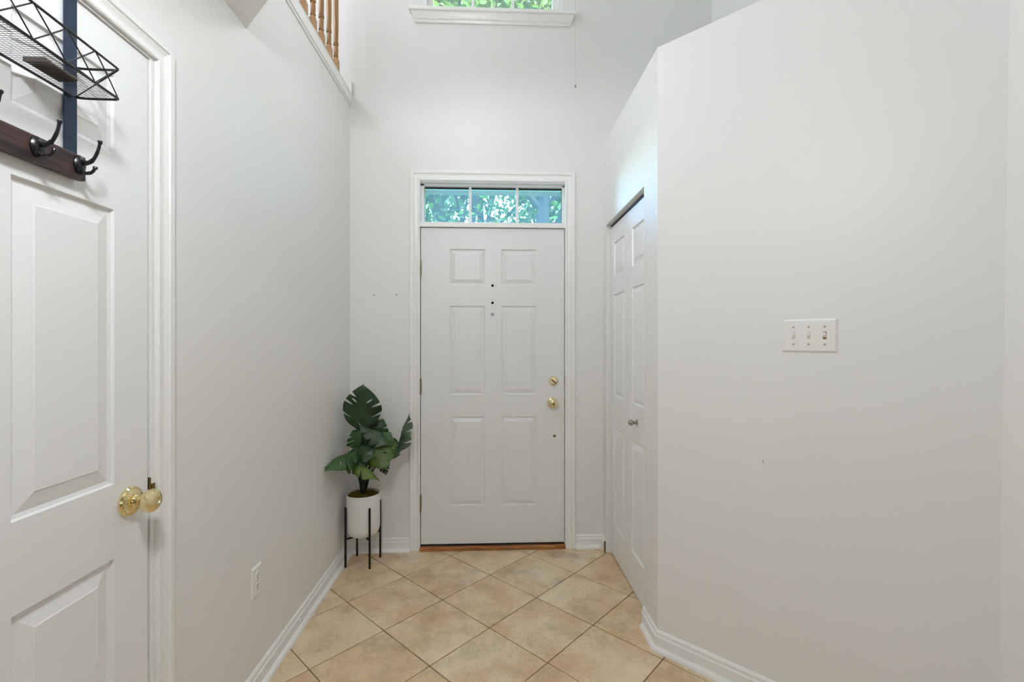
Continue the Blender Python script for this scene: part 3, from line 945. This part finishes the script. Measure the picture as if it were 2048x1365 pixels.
pl = thing('potted_monstera', 'artificial monstera with dark split leaves in a white cylindrical pot', 'plant', (PC.x, PC.y, .169))
link('pot', lathe([(0, .055), (.002, .068), (.010, .082), (.024, .091), (.045, .0955), (.244, .0960), (.2455, .0948), (.244, .0925), (.228, .092), (.226, 0)], (PC.x, PC.y, .1685), (0, 0, 1), 64), 'pot', pl, smooth=True, ang=60)
bm = bmesh.new()
bmesh.ops.create_icosphere(bm, subdivisions=5, radius=1)
random.seed(2)
from mathutils import noise
for v_ in bm.verts:
    n_ = noise.noise(v_.co * 9) * .5 + noise.noise(v_.co * 22) * .3
    v_.co = Vector((PC.x + v_.co.x * .0915, PC.y + v_.co.y * .0915, .395 + max(-.01, v_.co.z * .016) + n_ * .010))
mo_ = link('moss', bm, 'moss', pl)
# loose strands on the moss
bm = bmesh.new()
for k in range(420):
    a_ = random.uniform(0, 2 * PI); r_ = math.sqrt(random.random()) * .084
    p = Vector((PC.x + math.cos(a_) * r_, PC.y + math.sin(a_) * r_, .407 + (1 - (r_ / .09) ** 2) * .010))
    d = Vector((random.uniform(-1, 1), random.uniform(-1, 1), random.uniform(-.1, .5))).normalized()
    tube([p, p + d * .008 + Vector((0, 0, .002)), p + d * .015], .0005, 3, bm, False)
so = link('moss_strands', bm, 'moss', pl); so['kind'] = 'stuff'

def inside(pt, poly):
    x, y = pt; c = False; n = len(poly); j = n - 1
    for i in range(n):
        xi, yi = poly[i]; xj, yj = poly[j]
        if (yi > y) != (yj > y) and x < (xj - xi) * (y - yi) / (yj - yi) + xi: c = not c
        j = i
    return c

def monstera_outline(seed):
    """half outline (x>0) of a split leaf; midrib from (0,0) to (0,1)"""
    rnd = random.Random(seed)
    def edge(t):      # t 0..1 from the base lobe round to the tip
        ang = -PI * .60 + t * (PI * .60 + PI / 2)
        # heart-like envelope
        r = .50
        x = math.cos(ang) * .56
        y = .40 + math.sin(ang) * .60
        if t > .55:
            k = (t - .55) / .45
            x *= (1 - .50 * k ** 1.4); y += .12 * k * k
        return x, y
    halves = []
    for side in (1, -1):
        pts = [(0, .0)]
        # sinus at the base
        pts.append((.05, -.10)); pts.append((.16, -.19))
        cuts = [.30 + rnd.uniform(-.02, .02), .47 + rnd.uniform(-.02, .02), .63 + rnd.uniform(-.02, .02), .78 + rnd.uniform(-.02, .02)]
        cuts = [c_ for c_ in cuts if rnd.random() < .8]
        t = .08
        N = 44
        for k in range(N + 1):
            t = .08 + .92 * k / N
            near = [c_ for c_ in cuts if abs(c_ - t) < .0105]
            if near:
                c_ = near[0]
                x, y = edge(c_)
                ybase = y - .16 - .10 * c_
                deep = .48
                px = x * deep; py_ = ybase + (y - ybase) * deep
                pts.append((px, py_))
                cuts.remove(c_)
            else:
                x, y = edge(t)
                pts.append((max(x, 0.0), y))
        pts[-1] = (0, 1.14)
        halves.append([(x * side, y) for x, y in pts])
    out = halves[0] + halves[1][::-1][1:-1]
    holes = []
    for side in (1, -1):
        for yb in (.22, .40, .58):
            if rnd.random() < .55:
                a_ = Vector((.12 * side, yb)); b_ = Vector((.29 * side, yb + .13))
                d = (b_ - a_).normalized(); n_ = Vector((-d.y, d.x)) * .018
                mid = (a_ + b_) / 2
                holes.append([tuple(a_), tuple(a_.lerp(b_, .3) + n_), tuple(mid + n_ * 1.3), tuple(a_.lerp(b_, .8) + n_), tuple(b_), tuple(a_.lerp(b_, .8) - n_), tuple(mid - n_ * 1.3), tuple(a_.lerp(b_, .3) - n_)])
    return out, holes

def leaf_mesh(J, T, N, width, fold=.25, droop=.2, wave=.03, seed=1, th=.0008):
    J = Vector(J); T = Vector(T); Y = (T - J); L = Y.length; Y.normalize()
    N = Vector(N); N = (N - Y * N.dot(Y)).normalized(); X = Y.cross(N)
    out, holes = monstera_outline(seed)
    verts = [Vector(p) for p in out]
    edges = [(i, (i + 1) % len(out)) for i in range(len(out))]
    for h in holes:
        s_ = len(verts); verts += [Vector(p) for p in h]
        edges += [(s_ + i, s_ + (i + 1) % len(h)) for i in range(len(h))]
    k = -.2
    while k < 1.0:
        for x in (-.42, -.34, -.26, -.18, -.11, -.05, 0, .05, .11, .18, .26, .34, .42):
            p = (x, k + .02 * abs(x))
            if (x == 0 and 0.02 < k) or (x != 0 and inside(p, out)): 
                if not any(inside(p, h) for h in holes): verts.append(Vector(p))
        k += .065
    r = delaunay_2d_cdt(verts, edges, [], 0, 1e-4)
    vs, fs = r[0], r[2]
    rnd = random.Random(seed * 7)
    ph_ = rnd.uniform(0, 6)
    bm = bmesh.new()
    bv = []
    for v_ in vs:
        x, y = v_.x, v_.y
        ax = abs(x)
        z = -fold * ax * ax * 2.2 + wave * math.sin(y * 9 + ph_ + (x > 0) * 1.5) * ax * 2 - droop * max(0, y) ** 2 * .8
        z += -.012 * math.exp(-(ax / .02) ** 2)             # midrib groove
        z += .008 * math.sin((y - ax * .7) * 38) * min(1, ax * 8)   # side veins
        bv.append(bm.verts.new(J + X * (x * width) + Y * (y * L) + N * (z * L)))
    for f in fs:
        cx = sum(vs[i].x for i in f) / len(f); cy = sum(vs[i].y for i in f) / len(f)
        if inside((cx, cy), out) and not any(inside((cx, cy), h) for h in holes):
            try: bm.faces.new([bv[i] for i in f])
            except ValueError: pass
    loose = [v_ for v_ in bm.verts if not v_.link_faces]
    bmesh.ops.delete(bm, geom=loose, context='VERTS')
    return bm

# (J, T, normal, width, fold, droop, wave, seed, material)
LEAVES = [
    ((-0.7742, 2.73, 0.8373), (-0.7543, 2.69, 1.0314), (0.1, -1, 0.25), 0.2, 0.25, 0.1, 0.03, 3, 'leaf'),
    ((-0.7585, 2.8, 0.6659), (-0.7503, 2.77, 0.8271), (-0.2, -1, 0.35), 0.21, 0.35, 0.25, 0.03, 5, 'leaf'),
    ((-0.7321, 2.79, 0.7098), (-0.6694, 2.8, 0.8213), (0.3, -1, 0.3), 0.15, 0.5, 0.35, 0.04, 8, 'leaf'),
    ((-0.6151, 2.68, 0.7441), (-0.7374, 2.67, 0.8332), (0.1, -0.42, 1), 0.11, 0.4, 0.2, 0.05, 9, 'leafp'),
    ((-0.6748, 2.68, 0.6699), (-0.6049, 2.66, 0.7712), (0.0, -1, 0.3), 0.15, 0.35, 0.25, 0.04, 10, 'leaf'),
    ((-0.634, 2.7, 0.7053), (-0.5508, 2.7, 0.6581), (0.1, -1, 0.5), 0.13, 0.4, 0.3, 0.04, 13, 'leaf'),
    ((-0.566, 2.76, 0.6822), (-0.5324, 2.8, 0.8624), (-0.9, -0.38, 0.0), 0.15, 0.4, 0.15, 0.06, 14, 'leafp'),
    ((-0.8042, 2.63, 0.6833), (-0.8611, 2.46, 0.6774), (-0.1, -0.62, 0.75), 0.13, 0.45, 0.25, 0.04, 16, 'leaf'),
    ((-0.7713, 2.68, 0.6939), (-0.762, 2.6, 0.6233), (-0.1, -1, 0.3), 0.15, 0.35, 0.2, 0.04, 18, 'leaf'),
    ((-0.6695, 2.67, 0.7095), (-0.6086, 2.58, 0.6324), (0.15, -1, 0.25), 0.14, 0.4, 0.3, 0.05, 20, 'leafb'),
    ((-0.7201, 2.69, 0.6968), (-0.7013, 2.63, 0.6287), (0.1, -1, 0.35), 0.13, 0.35, 0.25, 0.04, 22, 'leaf'),
    ((-0.8016, 2.64, 0.6271), (-0.6367, 2.55, 0.6133), (0.1, -0.1, 1), 0.085, 0.35, 0.35, 0.06, 25, 'leafb'),
    ((-0.7911, 2.8, 0.7052), (-0.8354, 2.79, 0.7645), (-0.2, -1, 0.3), 0.15, 0.35, 0.2, 0.04, 41, 'leaf'),
    ((-0.6656, 2.7, 0.665), (-0.5851, 2.66, 0.711), (0.2, -1, 0.5), 0.12, 0.4, 0.3, 0.05, 44, 'leafb'),
    ((-0.7346, 2.66, 0.7038), (-0.7208, 2.6, 0.6451), (-0.1, -1, 0.2), 0.11, 0.4, 0.2, 0.05, 47, 'leaf'),
    ((-0.6379, 2.68, 0.6351), (-0.6041, 2.62, 0.5768), (0.3, -1, 0.2), 0.06, 0.3, 0.2, 0.04, 27, 'leaf'),
]
BASE = Vector((PC.x, PC.y - .004, .408))
for i, (J, T, N, wd, fo, dr, wv, sd, m) in enumerate(LEAVES):
    o = link('leaf', leaf_mesh(J, T, N, wd, fo, dr, wv, sd), m, pl, smooth=True, ang=80)
    md = o.modifiers.new('solid', 'SOLIDIFY'); md.thickness = .0008
    J = Vector(J); a_ = 2 * PI * i / len(LEAVES)
    b_ = BASE + Vector((math.cos(a_) * .012, math.sin(a_) * .012, -.01))
    dz = J.z - b_.z
    hd = Vector((J.x - b_.x, J.y - b_.y, 0))
    k = .75 if dz > .25 else .6
    c1 = b_ + hd * .22 + Vector((0, 0, dz * .40))
    c2 = b_ + hd * .62 + Vector((0, 0, dz * .80 + (.02 if dz < .25 else 0)))
    link('stem', tube(bez([b_, c1, c2, J + Vector(N).normalized() * -.001], 7), [.0042] * 8 + [.0034] * 8 + [.0026] * 6, 8), 'stem', pl, smooth=True)

# ------------------------------------------------------------------ lamps added out of frame to light the room
cl_ = thing('ceiling_light', 'unseen round frosted glass globe light hanging close under the lower ceiling', 'lamp', (-.3, .3, HT))
link('mount', lathe([(0, .07), (.018, .07), (.024, .05), (.026, .02), (.085, .02), (.09, .04)], (-.3, .3, HT - .0005), (0, 0, -1), 40), 'brass', cl_, smooth=True)
link('globe', lathe([(.085 + .075 - .075 * math.cos(PI * k / 16), max(0, .075 * math.sin(PI * k / 16))) for k in range(1, 17)], (-.3, .3, HT), (0, 0, -1), 40), 'lamp1', cl_, smooth=True)
pn = thing('added_pendant', 'added unseen frosted glass bowl pendant hanging high in the entry', 'lamp', (-.18, 1.95, 5.2))
link('rod', tube([(-.18, 1.95, 5.2), (-.18, 1.95, 3.06)], .006, 8), 'brass', pn)
link('bowl', lathe([(0, .16), (.04, .155), (.08, .12), (.105, .06), (.11, 0)], (-.18, 1.95, 3.06), (0, 0, -1), 32), 'lamp2', pn, smooth=True)

# ------------------------------------------------------------------ outside
structure(link('ground', bx((-30, YF + .17, -.5), (30, 60, -.2)), 'ground'))
po = structure(link('porch_soffit', bx((-2.6, YF + .161, 2.80), (2.6, 4.35, 2.88)), 'soffit'))
link('fascia', bx((-2.6, 4.35, 2.70), (2.6, 4.39, 2.90), (-2.6, 4.30, 2.735), (2.6, 4.35, 2.80)), 'soffit', po)
for k in range(11):
    y = YF + .18 + k * .105
    link('soffit_board', bx((-2.6, y, 2.792), (2.6, y + .099, 2.8005)), 'soffit', po, bevel=.002)

def tree_limbs(bm, p, d, length, r, depth, rnd, tips):
    pts = [p]; rads = [r]
    n = 5
    for k in range(n):
        d = (d + Vector((rnd.uniform(-1, 1), rnd.uniform(-1, 1), rnd.uniform(-.5, .7))) * .13).normalized()
        pts.append(pts[-1] + d * length / n); rads.append(r * (1 - .35 * (k + 1) / n))
    tube(pts, rads, 8 if depth < 2 else 5, bm)
    if depth >= 1: tips += pts[2:]
    if depth >= 4: return
    for k in range(3 if depth else 8):
        i = rnd.randint(1, n) if depth else 1 + (k * n) // 9
        dd = (d + Vector((rnd.uniform(-1, 1), rnd.uniform(-1, 1), rnd.uniform(-.25, .7))) * (.95 if depth else 1.5)).normalized()
        tree_limbs(bm, pts[i], dd, length * rnd.uniform(.5, .75), rads[i] * .55, depth + 1, rnd, tips)

def make_tree(name, label, x, y, d, h, r, seed, nleaf):
    rnd = random.Random(seed)
    t = thing(name, label, 'tree', (x, y, -.2))
    bm = bmesh.new()
    tips = []
    tree_limbs(bm, Vector((x, y, -.2)), Vector(d).normalized(), h, r, 0, rnd, tips)
    link('trunk', bm, 'bark', t, smooth=True)
    vv, ff = [], []
    shape = [(0, 0), (.35, .1), (.55, .45), (.3, .5), (.28, .75), (0, 1.1), (-.28, .75), (-.3, .5), (-.55, .45), (-.35, .1)]
    for k in range(nleaf):
        p = rnd.choice(tips) + Vector((rnd.gauss(0, .30), rnd.gauss(0, .30), rnd.gauss(0, .26)))
        s_ = rnd.uniform(.06, .12)
        q_ = Matrix.Rotation(rnd.uniform(0, 6.28), 3, 'Z') @ Matrix.Rotation(rnd.gauss(0, .8), 3, 'X') @ Matrix.Rotation(rnd.gauss(0, .5), 3, 'Y')
        b_ = len(vv)
        for a_, c_ in shape: vv.append(tuple(p + q_ @ Vector((a_ * s_, c_ * s_, -abs(a_) * s_ * .3))))
        ff.append(tuple(range(b_, b_ + len(shape))))
    me = bpy.data.meshes.new('foliage'); me.from_pydata(vv, [], ff); me.materials.append(M['treeleaf'])
    o = bpy.data.objects.new('foliage', me); C.objects.link(o); o['kind'] = 'stuff'
    o.parent = t; o.matrix_parent_inverse = Matrix.Translation(-t.location)
    return t
make_tree('maple_tree', 'leafy tree with the thick upright trunk seen in the right transom pane', .62, 7.4, (0, 0, 1), 6.2, .14, 5, 18000)
make_tree('maple_tree', 'leafy tree with the leaning trunk seen in the middle transom pane', -.25, 8.8, (-.18, .05, 1), 6.5, .15, 11, 20000)
make_tree('maple_tree', 'leafy tree filling the left transom pane', -2.1, 8.0, (.1, 0, 1), 6.2, .12, 23, 16000)
make_tree('maple_tree', 'small distant tree filling the middle transom pane behind the nearer trunks', .1, 12.5, (.03, 0, 1), 7.0, .12, 31, 16000)
make_tree('maple_tree', 'leafy tree filling the right edge of the transom', 3.0, 9.5, (-.05, 0, 1), 6.4, .12, 37, 14000)
